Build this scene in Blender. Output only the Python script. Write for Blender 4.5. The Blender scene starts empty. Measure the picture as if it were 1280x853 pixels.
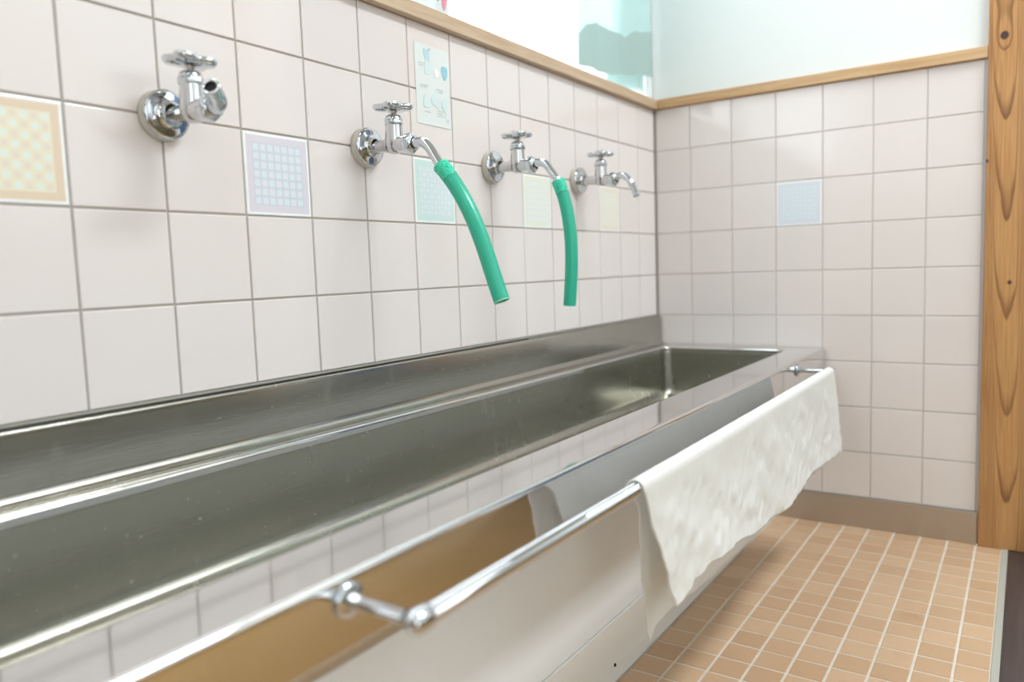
import bpy, bmesh, math, random
from mathutils import Vector, Matrix, noise

random.seed(7)
PI = math.pi
C = bpy.context.scene.collection
SC = bpy.context.scene

# ------------------------------------------------------------------ helpers
def obj(name, bm, mats, parent=None, smooth=True, wn=False, loc=None):
    me = bpy.data.meshes.new(name)
    bmesh.ops.recalc_face_normals(bm, faces=bm.faces[:]) if getattr(bm, '_recalc', False) else None
    bm.to_mesh(me); bm.free()
    if not isinstance(mats, (list, tuple)): mats = [mats]
    for m in mats: me.materials.append(m)
    if smooth:
        for p in me.polygons: p.use_smooth = True
    o = bpy.data.objects.new(name, me); C.objects.link(o)
    if parent is not None: o.parent = parent
    if loc is not None: o.location = loc
    if wn:
        w = o.modifiers.new('wn', 'WEIGHTED_NORMAL'); w.weight = 100; w.keep_sharp = True
    return o

def thing(name, label, cat, loc=(0, 0, 0), rotz=0, group=None):
    o = bpy.data.objects.new(name, None); C.objects.link(o)
    o.empty_display_size = .02
    o.location = loc; o.rotation_euler = (0, 0, rotz)
    o['label'] = label; o['category'] = cat
    if group: o['group'] = group
    return o

def tag(o, label, cat, group=None, kind=None):
    o['label'] = label; o['category'] = cat
    if group: o['group'] = group
    if kind: o['kind'] = kind
    return o

def struct(o, label=None, cat=None):
    o['kind'] = 'structure'
    if label: o['label'] = label
    if cat: o['category'] = cat
    return o

def box(bm, x0, x1, y0, y1, z0, z1, mat=0, bevel=0, seg=2):
    t = bmesh.new()
    bmesh.ops.create_cube(t, size=1)
    for v in t.verts:
        v.co = Vector(((x0+x1)/2 + v.co.x*(x1-x0), (y0+y1)/2 + v.co.y*(y1-y0), (z0+z1)/2 + v.co.z*(z1-z0)))
    if bevel:
        bmesh.ops.bevel(t, geom=t.edges[:], offset=bevel, segments=seg, affect='EDGES', profile=.5)
    merge(bm, t, mat)

def merge(bm, t, mat=0, M=None):
    mp = {}
    for v in t.verts:
        mp[v] = bm.verts.new((M @ v.co) if M else v.co)
    for f in t.faces:
        try:
            g = bm.faces.new([mp[v] for v in f.verts]); g.material_index = mat; g.smooth = f.smooth
        except ValueError:
            pass
    t.free()

def lathe(bm, prof, n=32, axis='z', M=None, mat=0, closed=False):
    """prof: (radius, height) list; rotate about axis z or x."""
    t = bmesh.new(); rings = []
    for r, h in prof:
        ring = []
        if r < 1e-7:
            ring = [t.verts.new((0, 0, h))]
        else:
            for i in range(n):
                a = 2*PI*i/n
                ring.append(t.verts.new((r*math.cos(a), r*math.sin(a), h)))
        rings.append(ring)
    for a, b in zip(rings, rings[1:]):
        for i in range(n):
            j = (i+1) % n
            if len(a) == 1 and len(b) == 1: continue
            if len(a) == 1: t.faces.new((a[0], b[j], b[i])[::-1] if False else (a[0], b[i], b[j])[::-1])
            elif len(b) == 1: t.faces.new((a[i], a[j], b[0]))
            else: t.faces.new((a[i], a[j], b[j], b[i]))
    bmesh.ops.recalc_face_normals(t, faces=t.faces[:])
    R = Matrix.Identity(4)
    if axis == 'x': R = Matrix.Rotation(PI/2, 4, 'Y')
    if M is not None: R = M @ R
    merge(bm, t, mat, R)

def hexring(bm, r, h0, h1, ch, axis='x', M=None, mat=0, rot=0, inner=0.0):
    """chamfered hexagonal nut."""
    t = bmesh.new(); rings = []
    for rr, h in ((r*.86, h0), (r, h0+ch), (r, h1-ch), (r*.86, h1)):
        rings.append([t.verts.new((rr*math.cos(rot+PI/3*i), rr*math.sin(rot+PI/3*i), h)) for i in range(6)])
    for a, b in zip(rings, rings[1:]):
        for i in range(6):
            t.faces.new((a[i], a[(i+1) % 6], b[(i+1) % 6], b[i]))
    t.faces.new(rings[0][::-1]); t.faces.new(rings[-1])
    bmesh.ops.bevel(t, geom=t.edges[:], offset=r*.06, segments=2, affect='EDGES', profile=.5)
    bmesh.ops.recalc_face_normals(t, faces=t.faces[:])
    R = Matrix.Identity(4)
    if axis == 'x': R = Matrix.Rotation(PI/2, 4, 'Y')
    if M is not None: R = M @ R
    merge(bm, t, mat, R)

def catmull(pts, n=10):
    P = [Vector(p) for p in pts]
    P = [P[0]*2-P[1]] + P + [P[-1]*2-P[-2]]
    out = []
    for i in range(1, len(P)-2):
        a, b, c, d = P[i-1:i+3]
        for k in range(n):
            t = k/n
            out.append(.5*((2*b)+(c-a)*t+(2*a-5*b+4*c-d)*t*t+(3*b-a-3*c+d)*t**3))
    out.append(P[-2])
    return out

def tube(bm, path, r, n=24, inner=None, capped=True, mat=0, rfun=None):
    """sweep a circle along path; inner -> hollow pipe with annular ends."""
    path = [Vector(p) for p in path]
    N = len(path)
    tang = [(path[min(i+1, N-1)]-path[max(i-1, 0)]).normalized() for i in range(N)]
    up = Vector((0, 1, 0)) if abs(tang[0].y) < .9 else Vector((0, 0, 1))
    u = (up - tang[0]*up.dot(tang[0])).normalized()
    rings, irings = [], []
    for i in range(N):
        if i:
            u = (u - tang[i]*u.dot(tang[i])).normalized()
        w = tang[i].cross(u)
        rr = rfun(i/(N-1)) if rfun else r
        rings.append([bm.verts.new(path[i]+(u*math.cos(2*PI*k/n)+w*math.sin(2*PI*k/n))*rr) for k in range(n)])
        if inner:
            irings.append([bm.verts.new(path[i]+(u*math.cos(2*PI*k/n)+w*math.sin(2*PI*k/n))*(inner+rr-r)) for k in range(n)])
    def f(*v):
        g = bm.faces.new(v); g.material_index = mat; g.smooth = True
    for a, b in zip(rings, rings[1:]):
        for k in range(n): f(a[k], a[(k+1) % n], b[(k+1) % n], b[k])
    if inner:
        for a, b in zip(irings, irings[1:]):
            for k in range(n): f(a[k], b[k], b[(k+1) % n], a[(k+1) % n])
        for k in range(n):
            f(rings[0][k], irings[0][k], irings[0][(k+1) % n], rings[0][(k+1) % n])
            f(rings[-1][k], rings[-1][(k+1) % n], irings[-1][(k+1) % n], irings[-1][k])
    elif capped:
        f(*rings[0][::-1]); f(*rings[-1])

def arc(cx, cz, r, a0, a1, n=6):
    return [(cx+r*math.cos(math.radians(a0+(a1-a0)*i/n)), cz+r*math.sin(math.radians(a0+(a1-a0)*i/n))) for i in range(n+1)]

def interp(tab, x):
    if x <= tab[0][0]: return tab[0][1]
    for (a, va), (b, vb) in zip(tab, tab[1:]):
        if x <= b:
            t = (x-a)/(b-a); t = t*t*(3-2*t)
            return va+(vb-va)*t
    return tab[-1][1]

# ------------------------------------------------------------------ materials
def s2l(c):
    return tuple((x/255/12.92) if x/255 <= .04045 else ((x/255+.055)/1.055)**2.4 for x in c)

class NT:
    def __init__(s, name):
        s.m = bpy.data.materials.new(name); s.m.use_nodes = True
        s.t = s.m.node_tree; s.t.nodes.clear()
        s.out = s.t.nodes.new('ShaderNodeOutputMaterial')
    def n(s, typ, **kw):
        nd = s.t.nodes.new(typ)
        for k, v in kw.items():
            if k == 'inp':
                for a, b in v.items(): s.set(nd.inputs[a], b)
            else: setattr(nd, k, v)
        return nd
    def set(s, sock, val):
        if isinstance(val, bpy.types.NodeSocket): s.t.links.new(val, sock)
        else:
            if hasattr(sock.default_value, '__len__') and len(sock.default_value) == 4 and len(val) == 3: val = (*val, 1)
            sock.default_value = val
    def math(s, op, a, b=None, c=None, clamp=False):
        nd = s.n('ShaderNodeMath', operation=op, use_clamp=clamp)
        s.set(nd.inputs[0], a)
        if b is not None: s.set(nd.inputs[1], b)
        if c is not None: s.set(nd.inputs[2], c)
        return nd.outputs[0]
    def mix(s, f, a, b):
        nd = s.n('ShaderNodeMix', data_type='RGBA')
        s.set(nd.inputs[0], f); s.set(nd.inputs[6], a); s.set(nd.inputs[7], b)
        return nd.outputs[2]
    def smooth(s, v, lo, hi):
        nd = s.n('ShaderNodeMapRange', interpolation_type='SMOOTHSTEP')
        s.set(nd.inputs[0], v); nd.inputs[1].default_value = lo; nd.inputs[2].default_value = hi
        return nd.outputs[0]
    def noise(s, vec=None, scale=5, detail=3, rough=.5, out=0):
        nd = s.n('ShaderNodeTexNoise'); nd.inputs['Scale'].default_value = scale
        nd.inputs['Detail'].default_value = detail; nd.inputs['Roughness'].default_value = rough
        if vec is not None: s.set(nd.inputs['Vector'], vec)
        return nd.outputs[out]
    def obj(s):
        return s.n('ShaderNodeTexCoord').outputs['Object']
    def geo_pos(s):
        return s.n('ShaderNodeNewGeometry').outputs['Position']
    def scale(s, vec, sc):
        nd = s.n('ShaderNodeMapping'); s.set(nd.inputs[0], vec); nd.inputs['Scale'].default_value = sc
        return nd.outputs[0]
    def xyz(s, vec):
        nd = s.n('ShaderNodeSeparateXYZ'); s.set(nd.inputs[0], vec); return nd.outputs
    def bump(s, h, strength=.3, dist=.001):
        nd = s.n('ShaderNodeBump'); s.set(nd.inputs['Height'], h)
        nd.inputs['Strength'].default_value = strength; nd.inputs['Distance'].default_value = dist
        return nd.outputs[0]
    def principled(s, **kw):
        nd = s.n('ShaderNodeBsdfPrincipled')
        for k, v in kw.items(): s.set(nd.inputs[k.replace('_', ' ')], v)
        return nd
    def done(s, sh):
        s.t.links.new(sh.outputs[0] if hasattr(sh, 'outputs') else sh, s.out.inputs[0]); return s.m

def simple(name, col, rough=.5, metal=0, **kw):
    t = NT(name)
    return t.done(t.principled(Base_Color=s2l(col), Roughness=rough, Metallic=metal, **kw))

def mat_tile(name, col, rough, var=.03):
    t = NT(name)
    r = t.n('ShaderNodeNewGeometry').outputs['Random Per Island']
    c = s2l(col)
    a = tuple(x*(1-var) for x in c); b = tuple(min(1, x*(1+var)) for x in c)
    colr = t.mix(r, a, b)
    n = t.noise(t.geo_pos(), 14, 2)
    bp = t.bump(n, .12, .004)
    return t.done(t.principled(Base_Color=colr, Roughness=rough, Normal=bp))

M = {}
M['tile'] = mat_tile('glazed_tile', (230, 222, 219), .10, .02)
M['grout'] = simple('grout', (176, 168, 160), .85)
M['grout_pale'] = simple('pale_grout', (206, 200, 195), .85)
M['caulk_dark'] = simple('corner_caulk', (150, 144, 134), .7)
M['caulk_light'] = simple('pale_caulk', (196, 198, 206), .6)
M['caulk_sink'] = simple('sink_caulk', (150, 148, 138), .6)
def mat_plaster():
    t = NT('plaster'); n = t.noise(t.geo_pos(), 220, 3)
    return t.done(t.principled(Base_Color=s2l((233, 237, 237)), Roughness=.8, Normal=t.bump(n, .12, .001)))
M['plaster'] = mat_plaster()
M['ceiling'] = simple('ceiling_boards', (190, 184, 172), .9)
M['white_paint'] = simple('white_paint', (235, 236, 234), .5)

def mat_floor_tile():
    t = NT('floor_tile')
    r = t.n('ShaderNodeNewGeometry').outputs['Random Per Island']
    c = t.mix(r, s2l((194, 160, 126)), s2l((208, 177, 144)))
    n = t.noise(t.geo_pos(), 60, 4, .6)
    c = t.mix(t.math('MULTIPLY', n, .22), c, s2l((172, 122, 90)))
    st = t.smooth(t.noise(t.geo_pos(), 9, 3, .6), .60, .78)
    c = t.mix(t.math('MULTIPLY', st, .25), c, s2l((160, 104, 72)))
    n2 = t.noise(t.geo_pos(), 300, 2)
    return t.done(t.principled(Base_Color=c, Roughness=.5, Normal=t.bump(n2, .15, .001)))
M['floor_tile'] = mat_floor_tile()
def mat_fgrout():
    t = NT('floor_grout')
    n = t.noise(t.geo_pos(), 25, 3)
    return t.done(t.principled(Base_Color=t.mix(n, s2l((206, 196, 180)), s2l((228, 218, 204))), Roughness=.9))
M['fgrout'] = mat_fgrout()

def mat_steel(name, base, rough, spots=0.0, streak=0.0, axis=(4, .25, 4)):
    t = NT(name)
    pos = t.geo_pos()
    n = t.noise(t.scale(pos, axis), 12, 4, .6)
    ro = t.math('ADD', rough-.04*(rough/.2), t.math('MULTIPLY', n, .08*(rough/.2)))
    col = s2l(base)
    c = col
    if spots:
        v = t.noise(pos, 150, 2, .5)
        sp = t.smooth(v, .70, .76)
        v2 = t.smooth(t.noise(t.scale(pos, (1, 1, .25)), 28, 4, .65), .58, .72)
        m = t.math('ADD', t.math('MULTIPLY', sp, spots), t.math('MULTIPLY', v2, spots*.35), clamp=True)
        ro = t.math('ADD', ro, t.math('MULTIPLY', m, .35), clamp=True)
        c = t.mix(t.math('MULTIPLY', m, .35), col, s2l((215, 215, 210)))
    fine = t.noise(t.scale(pos, axis), 90, 3, .6)
    bp = t.bump(fine, .04+streak, .0006)
    return t.done(t.principled(Base_Color=c, Metallic=1.0, Roughness=ro, Normal=bp))
M['steel_rim'] = mat_steel('polished_stainless_deck', (216, 215, 214), .06)
M['steel_apron'] = mat_steel('polished_stainless_apron', (222, 222, 224), .045, 0, .0, (1, 1, 4))
M['steel_basin'] = mat_steel('brushed_stainless_bowl', (178, 176, 166), .24, .55, .05)
M['steel_splash'] = mat_steel('brushed_stainless_splash', (180, 178, 170), .2, .45, .04)
M['steel_base'] = mat_steel('brushed_stainless_skirting', (196, 190, 184), .36, 0, .1, (.25, 4, 4))
M['chrome'] = simple('chrome', (206, 210, 215), .06, 1)
M['chrome_dull'] = simple('worn_chrome', (206, 205, 206), .15, 1)
M['dark_rubber'] = simple('dark_rubber', (30, 30, 32), .6)
M['hole'] = simple('dark_bore', (16, 16, 20), .7)
M['cream_washer'] = simple('cream_plastic', (206, 200, 186), .45)
M['cream_panel'] = simple('cream_enamel', (240, 244, 246), .3, Specular_IOR_Level=.3)
M['cream_kick'] = simple('cream_matte', (236, 236, 232), .32)
M['under'] = simple('sink_underside', (150, 148, 142), .6)

def mat_hose():
    t = NT('green_hose')
    uv = t.n('ShaderNodeUVMap').outputs[0]
    x = t.xyz(uv)
    # two families of reinforcing yarn spiralling round the hose
    a = t.math('FRACT', t.math('ADD', t.math('MULTIPLY', x[0], 18), t.math('MULTIPLY', x[1], 520)))
    b = t.math('FRACT', t.math('SUBTRACT', t.math('MULTIPLY', x[0], 18), t.math('MULTIPLY', x[1], 520)))
    la = t.smooth(t.math('ABSOLUTE', t.math('SUBTRACT', a, .5)), .30, .44)
    lb = t.smooth(t.math('ABSOLUTE', t.math('SUBTRACT', b, .5)), .30, .44)
    l = t.math('MAXIMUM', la, lb)
    c = t.mix(t.math('MULTIPLY', l, .35), s2l((56, 204, 172)), s2l((112, 224, 198)))
    pr = t.principled(Base_Color=c, Roughness=.28, Coat_Weight=.3, Coat_Roughness=.15)
    tr = t.n('ShaderNodeBsdfTranslucent', inp={'Color': s2l((86, 224, 192))})
    mx = t.n('ShaderNodeMixShader', inp={0: .38, 1: pr.outputs[0], 2: tr.outputs[0]})
    return t.done(mx)
M['hose'] = mat_hose()
def mat_cuff():
    t = NT('hose_over_spout')
    n = t.noise(t.geo_pos(), 420, 2, .6)
    return t.done(t.principled(Base_Color=t.mix(t.smooth(n, .36, .52), s2l((34, 164, 132)), s2l((62, 206, 168))), Roughness=.25))
M['hose_dark'] = mat_cuff()
M['hose_cut'] = simple('hose_cut_end', (150, 218, 190), .4)

def mat_cloth(name, col, trans, weave=900, stain=None, tcol=None):
    t = NT(name)
    pos = t.geo_pos()
    w = t.noise(pos, weave, 2, .6)
    cr = t.noise(t.scale(pos, (1, 1.5, .55)), 90, 4, .55)
    h = t.math('ADD', t.math('MULTIPLY', w, .35), cr)
    c = s2l(col)
    if stain:
        vm = t.n('ShaderNodeVectorMath', operation='DISTANCE'); t.set(vm.inputs[0], t.scale(pos, (.25, 1, 1))); vm.inputs[1].default_value = (stain[0]*.25, stain[1], stain[2])
        n = t.noise(pos, 260, 3, .7)
        d = t.math('ADD', t.math('DIVIDE', vm.outputs['Value'], .012), t.math('MULTIPLY', t.math('SUBTRACT', n, .5), 2.6))
        c = t.mix(t.math('MULTIPLY', t.math('SUBTRACT', 1, t.smooth(d, .45, .95)), .75), c, s2l((150, 128, 98)))
    pr = t.principled(Base_Color=c, Roughness=.95, Normal=t.bump(h, .6, .0024))
    tr = t.n('ShaderNodeBsdfTranslucent', inp={'Color': s2l(tcol or col)})
    return t.done(t.n('ShaderNodeMixShader', inp={0: trans, 1: pr.outputs[0], 2: tr.outputs[0]}))
M['towel'] = mat_cloth('white_cotton', (250, 250, 247), .26, 1100, (.436, -.876, .2181))
M['curtain'] = mat_cloth('teal_sheer', (204, 228, 226), .26, 1400, None, (196, 224, 222))
M['curtain_hem'] = mat_cloth('teal_hem', (184, 206, 202), .17, 1400, None, (160, 200, 195))

def mat_wood(name, ca, cb, axis, scale=1.0):
    t = NT(name); pos = t.geo_pos()
    sc = {'x': (.05, 1, 1), 'y': (1, .05, 1), 'z': (1, 1, .05)}[axis]
    v = t.scale(pos, sc)
    n = t.noise(v, 170*scale, 4, .6); n2 = t.noise(v, 30*scale, 3, .5)
    f = t.math('ADD', t.math('MULTIPLY', n, .6), t.math('MULTIPLY', n2, .4))
    c = t.mix(t.smooth(f, .35, .68), s2l(ca), s2l(cb))
    return t.done(t.principled(Base_Color=c, Roughness=.42, Normal=t.bump(n, .15, .001)))
M['trim_wood'] = mat_wood('pine_trim', (206, 182, 156), (184, 154, 122), 'y')
M['trim_wood_x'] = mat_wood('pine_trim_back', (208, 174, 132), (184, 142, 96), 'x')
M['hall_wood'] = mat_wood('golden_boards', (168, 122, 62), (132, 88, 38), 'y', .6)
M['dark_sill'] = mat_wood('dark_threshold', (104, 92, 92), (84, 74, 76), 'y', .6)
M['panelling'] = simple('olive_panelling', (112, 104, 84), .6)  # unseen wainscot colour, added for the splashback to reflect
M['frame_alu'] = simple('white_aluminium', (228, 230, 232), .4)
M['grey_edge'] = simple('grey_edging', (176, 172, 162), .6)

def mat_cedar():
    """flat-sawn cedar: nested V-shaped growth rings and two knots, in plank coordinates"""
    t = NT('cedar_post'); pos = t.geo_pos()
    x, y, z = t.xyz(pos)
    wob = t.noise(t.scale(pos, (1, 1, .25)), 22, 3, .5)
    wob2 = t.noise(t.scale(pos, (1, 1, .06)), 60, 3, .5)
    # centre line wanders slightly with height
    xc = t.math('ADD', .7305, t.math('MULTIPLY', t.math('SUBTRACT', .55, z), .024))
    dx = t.math('SUBTRACT', x, xc)
    dx = t.math('ADD', dx, t.math('MULTIPLY', t.math('SUBTRACT', wob2, .5), .006))
    q = t.math('MULTIPLY', t.math('MULTIPLY', dx, dx), 240)
    # outside the cathedral the rings run steeply, as thin parallel lines
    ex = t.math('MAXIMUM', t.math('SUBTRACT', t.math('ABSOLUTE', dx), .015), 0)
    q = t.math('ADD', q, t.math('MULTIPLY', t.math('MULTIPLY', ex, ex), 2600))
    h = t.math('SUBTRACT', z, q)
    h = t.math('ADD', h, t.math('MULTIPLY', t.math('SUBTRACT', wob, .5), .11))
    def knot(kx, kz, amp, w):
        a = t.math('SUBTRACT', x, kx); b = t.math('MULTIPLY', t.math('SUBTRACT', z, kz), .55)
        d2 = t.math('ADD', t.math('MULTIPLY', a, a), t.math('MULTIPLY', b, b))
        g = t.math('POWER', 2.718, t.math('MULTIPLY', d2, -1/(w*w)))
        b1 = t.math('SUBTRACT', z, kz); dd = t.math('SQRT', t.math('ADD', t.math('MULTIPLY', a, a), t.math('MULTIPLY', t.math('MULTIPLY', b1, b1), .8)))
        return t.math('MULTIPLY', g, amp), dd
    g1, d1 = knot(.7184, 1.0035, .12, .015)
    g2, d2 = knot(.7363, .5352, .09, .009)
    g3, d3 = knot(.694, .771, .10, .006)
    h = t.math('ADD', h, t.math('ADD', g1, g2))
    saw = t.math('FRACT', t.math('DIVIDE', t.math('SUBTRACT', h, .0965), .188))
    # dark latewood at the start of every ring, fading over its width
    dark = t.math('SUBTRACT', 1, t.smooth(saw, .0, .30))
    edge = t.smooth(saw, .965, 1.0)
    dark = t.math('MAXIMUM', t.math('MULTIPLY', t.math('POWER', dark, 1.6), .72), t.math('MULTIPLY', edge, .6))
    # close parallel rings on both flanks
    sw2 = t.math('FRACT', t.math('DIVIDE', h, .0627))
    fl = t.smooth(t.math('ABSOLUTE', dx), .014, .024)
    d2_ = t.math('MULTIPLY', t.math('MULTIPLY', t.math('SUBTRACT', 1, t.smooth(sw2, .0, .5)), fl), .5)
    # each ring has its own strength
    vr = t.noise(t.scale(pos, (.4, .4, .5)), 9, 2)
    dark = t.math('MULTIPLY', dark, t.math('ADD', .55, t.math('MULTIPLY', vr, .9)))
    dark = t.math('MAXIMUM', dark, d2_)
    fine = t.noise(t.scale(pos, (1, 1, .02)), 420, 3, .6)
    big = t.noise(t.scale(pos, (1, 1, .4)), 7, 2)
    base = t.mix(t.smooth(big, .3, .7), s2l((190, 141, 90)), s2l((168, 115, 64)))
    base = t.mix(t.smooth(fine, .35, .75), base, s2l((206, 160, 106)))
    c = t.mix(dark, base, s2l((104, 58, 30)))
    k1 = t.math('SUBTRACT', 1, t.smooth(d1, .0055, .0085))
    k2 = t.math('SUBTRACT', 1, t.smooth(d2, .0026, .0046))
    k3 = t.math('SUBTRACT', 1, t.smooth(d3, .002, .0045))
    k = t.math('MAXIMUM', t.math('MAXIMUM', k1, k2), k3)
    ring = t.math('MULTIPLY', t.math('SINE', t.math('MULTIPLY', d1, 3200)), .12)
    c = t.mix(t.math('ADD', t.math('MULTIPLY', k, .92), t.math('MULTIPLY', t.math('MULTIPLY', ring, k1), .2), clamp=True), c, s2l((48, 34, 44)))
    return t.done(t.principled(Base_Color=c, Roughness=.38, Normal=t.bump(fine, .12, .0008)))
M['cedar'] = mat_cedar()

def mat_decor(name, border, bg, dot_a, dot_b, N, big, small, soft=.12, half=.0488):
    t = NT(name)
    x, y, z = t.xyz(t.obj())
    u = t.math('DIVIDE', y, half); v = t.math('DIVIDE', z, half)
    mx = t.math('MAXIMUM', t.math('ABSOLUTE', u), t.math('ABSOLUTE', v))
    L = .76
    pu = t.math('MULTIPLY', t.math('ADD', t.math('DIVIDE', u, 2*L), .5), N)
    pv = t.math('MULTIPLY', t.math('ADD', t.math('DIVIDE', v, 2*L), .5), N)
    fu = t.math('ABSOLUTE', t.math('SUBTRACT', t.math('FRACT', pu), .5))
    fv = t.math('ABSOLUTE', t.math('SUBTRACT', t.math('FRACT', pv), .5))
    par = t.math('MODULO', t.math('ADD', t.math('FLOOR', pu), t.math('FLOOR', pv)), 2)
    par = t.math('ABSOLUTE', par)
    p4 = t.math('POWER', t.math('ADD', t.math('POWER', fu, 4), t.math('POWER', fv, 4)), .25)
    size = t.math('ADD', big, t.math('MULTIPLY', par, small-big))
    d = t.math('SUBTRACT', p4, size)
    dot = t.math('SUBTRACT', 1, t.smooth(d, -soft, soft*.5))
    dc = t.mix(par, s2l(dot_a), s2l(dot_b))
    c = t.mix(dot, s2l(bg), dc)
    c = t.mix(t.smooth(mx, L, L+.015), c, s2l(border))
    c = t.mix(t.smooth(mx, .925, .935), c, s2l((244, 246, 246)))
    return t.done(t.principled(Base_Color=c, Roughness=.12))

# ------------------------------------------------------------------ calibrated layout (metres)
D0, E0 = .0996, .0899            # first tile columns next to the corner
ZB = .068                        # top of the skirting = foot of the tiles
P = .1                           # wall tile pitch
def ROW(n): return ZB+P*(9-n)    # horizontal joint n, counted from the top
def COLL(k): return -(D0+P*k)    # vertical joint k on the long wall
def COLB(k): return E0+P*k       # vertical joint k on the end wall

def tile_patch(bm, rects, O, U, V, N, gap=.0011, mat=0, bev=.0014, dep=.0015, tilt=.0022, smooth=False):
    for (u0, u1, v0, v1) in rects:
        a, b, c, d = u0+gap, u1-gap, v0+gap, v1-gap
        tu, tv = random.gauss(0, tilt), random.gauss(0, tilt)
        cu, cv = (a+b)/2, (c+d)/2
        def ring(ins, h, use=True):
            out = []
            for (uu, vv) in ((a+ins, c+ins), (b-ins, c+ins), (b-ins, d-ins), (a+ins, d-ins)):
                hh = h + (((uu-cu)*tu+(vv-cv)*tv) if use else 0)
                out.append(bm.verts.new(O+U*uu+V*vv+N*hh))
            return out
        r0 = ring(0, -dep-.001, False); r1 = ring(bev*.12, -bev*.55); r2 = ring(bev*.45, -bev*.16); r3 = ring(bev, 0)
        for p_, q_ in ((r0, r1), (r1, r2), (r2, r3)):
            for i in range(4):
                f = bm.faces.new((p_[i], p_[(i+1) % 4], q_[(i+1) % 4], q_[i])); f.material_index = mat
        f = bm.faces.new(r3); f.material_index = mat

X_, Y_, Z_ = Vector((1, 0, 0)), Vector((0, 1, 0)), Vector((0, 0, 1))
YMIN, XMAX, ZC = -4.2, 2.4, 2.5

# ---- long wall with the window opening
WY0, WY1, WZ0, WZ1 = -2.7, -.022, .985, 2.0
bm = bmesh.new()
box(bm, -.14, -.0016, YMIN, .0, 0, .968, 0)
box(bm, -.14, -.004, YMIN, .0, .968, WZ0, 1)
box(bm, -.14, -.004, YMIN, WY0, WZ0, WZ1, 1)
box(bm, -.14, -.004, WY1, .0, WZ0, WZ1, 1)
box(bm, -.14, -.004, YMIN, .0, WZ1, ZC, 1)
decorL = {13, 10, 7, 4, 1}                                    # patterned tiles: columns k..k+1, row 2..3
rects = []
edges = [0.0] + [-COLL(k) for k in range(0, 26)]
for i in range(len(edges)-1):
    for n in range(0, 7):
        k = i-1
        if n == 2 and k in decorL: continue
        rects.append((edges[i] if i else .003, edges[i+1], ROW(n+1), ROW(n)))
tile_patch(bm, rects, Vector((0, 0, 0)), -Y_, Z_, X_, mat=2)
for f in bm.faces: f.normal_update()
tp = [f for f in bm.faces if f.material_index == 2]
bmesh.ops.reverse_faces(bm, faces=[f for f in tp if f.normal.x < -.3]) if sum(f.normal.x for f in tp) < 0 else None
box(bm, -.003, .0015, -.0032, .0, .4, .968, 3)
wl = struct(obj('wall_left', bm, [M['grout'], M['plaster'], M['tile'], M['caulk_dark']], smooth=False),
            'long pale pink tiled wall with four taps and a window above', 'wall')

# ---- end wall
bm = bmesh.new()
box(bm, -.14, XMAX, .0016, .14, 0, .968, 0)
box(bm, -.14, XMAX, .003, .14, .968, ZC, 1)
box(bm, .803, XMAX, .001, .14, 0, .968, 1)
rects = []
edges = [0.003, E0] + [COLB(k) for k in range(1, 6)] + [.6885]
for i in range(len(edges)-1):
    for n in range(0, 9):
        if n == 2 and i == 3: continue
        rects.append((edges[i], edges[i+1], ROW(n+1), ROW(n)))
tile_patch(bm, rects, Vector((0, 0, 0)), X_, Z_, -Y_, mat=2, gap=.0009)
box(bm, .6885, .6925, -.0015, .003, 0, .968, 3)
wb = struct(obj('wall_back', bm, [M['grout_pale'], M['plaster'], M['tile'], M['caulk_light']], smooth=False),
            'end wall of pale tiles below white plaster', 'wall')

# ---- patterned tiles
def decor(k_or_i, back, mat, label):
    bm = bmesh.new()
    tile_patch(bm, [(-.05, .05, -.05, .05)], Vector((0, 0, 0)), Y_, Z_, X_, tilt=0.001)
    o = obj('patterned_tile', bm, mat, smooth=False)
    zc = (ROW(2)+ROW(3))/2
    if back:
        o.location = ((COLB(k_or_i)+COLB(k_or_i+1))/2, 0, zc); o.rotation_euler = (0, 0, -PI/2)
    else:
        o.location = (0, (COLL(k_or_i)+COLL(k_or_i+1))/2, zc)
    return tag(o, label, 'tile', 'patterned accent tiles')
decor(13, False, mat_decor('tile_peach', (228, 208, 184), (234, 226, 200), (228, 234, 224), (230, 218, 206), 8, .42, .33),
      'peach bordered accent tile with a chequer of pale squares, nearest the left edge')
decor(10, False, mat_decor('tile_lavender', (222, 216, 226), (208, 214, 224), (220, 230, 236), (224, 228, 236), 7, .40, .40),
      'lavender bordered accent tile with a grid of pale blue dots')
decor(7, False, mat_decor('tile_mint', (208, 232, 228), (214, 228, 232), (224, 236, 238), (218, 232, 236), 9, .40, .40),
      'mint green accent tile behind the nearer green hose')
decor(4, False, mat_decor('tile_lime', (232, 236, 220), (228, 234, 228), (234, 238, 232), (234, 238, 232), 7, .46, .46),
      'pale lime accent tile beside the farther green hose')
decor(1, False, mat_decor('tile_cream', (234, 226, 210), (234, 230, 218), (236, 232, 224), (234, 232, 222), 7, .44, .44),
      'cream accent tile below the bare spout of the farthest tap')
decor(2, True, mat_decor('tile_blue', (222, 226, 236), (218, 228, 235), (222, 234, 242), (220, 232, 242), 8, .40, .40),
      'pale blue accent tile set in the end wall')

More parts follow.
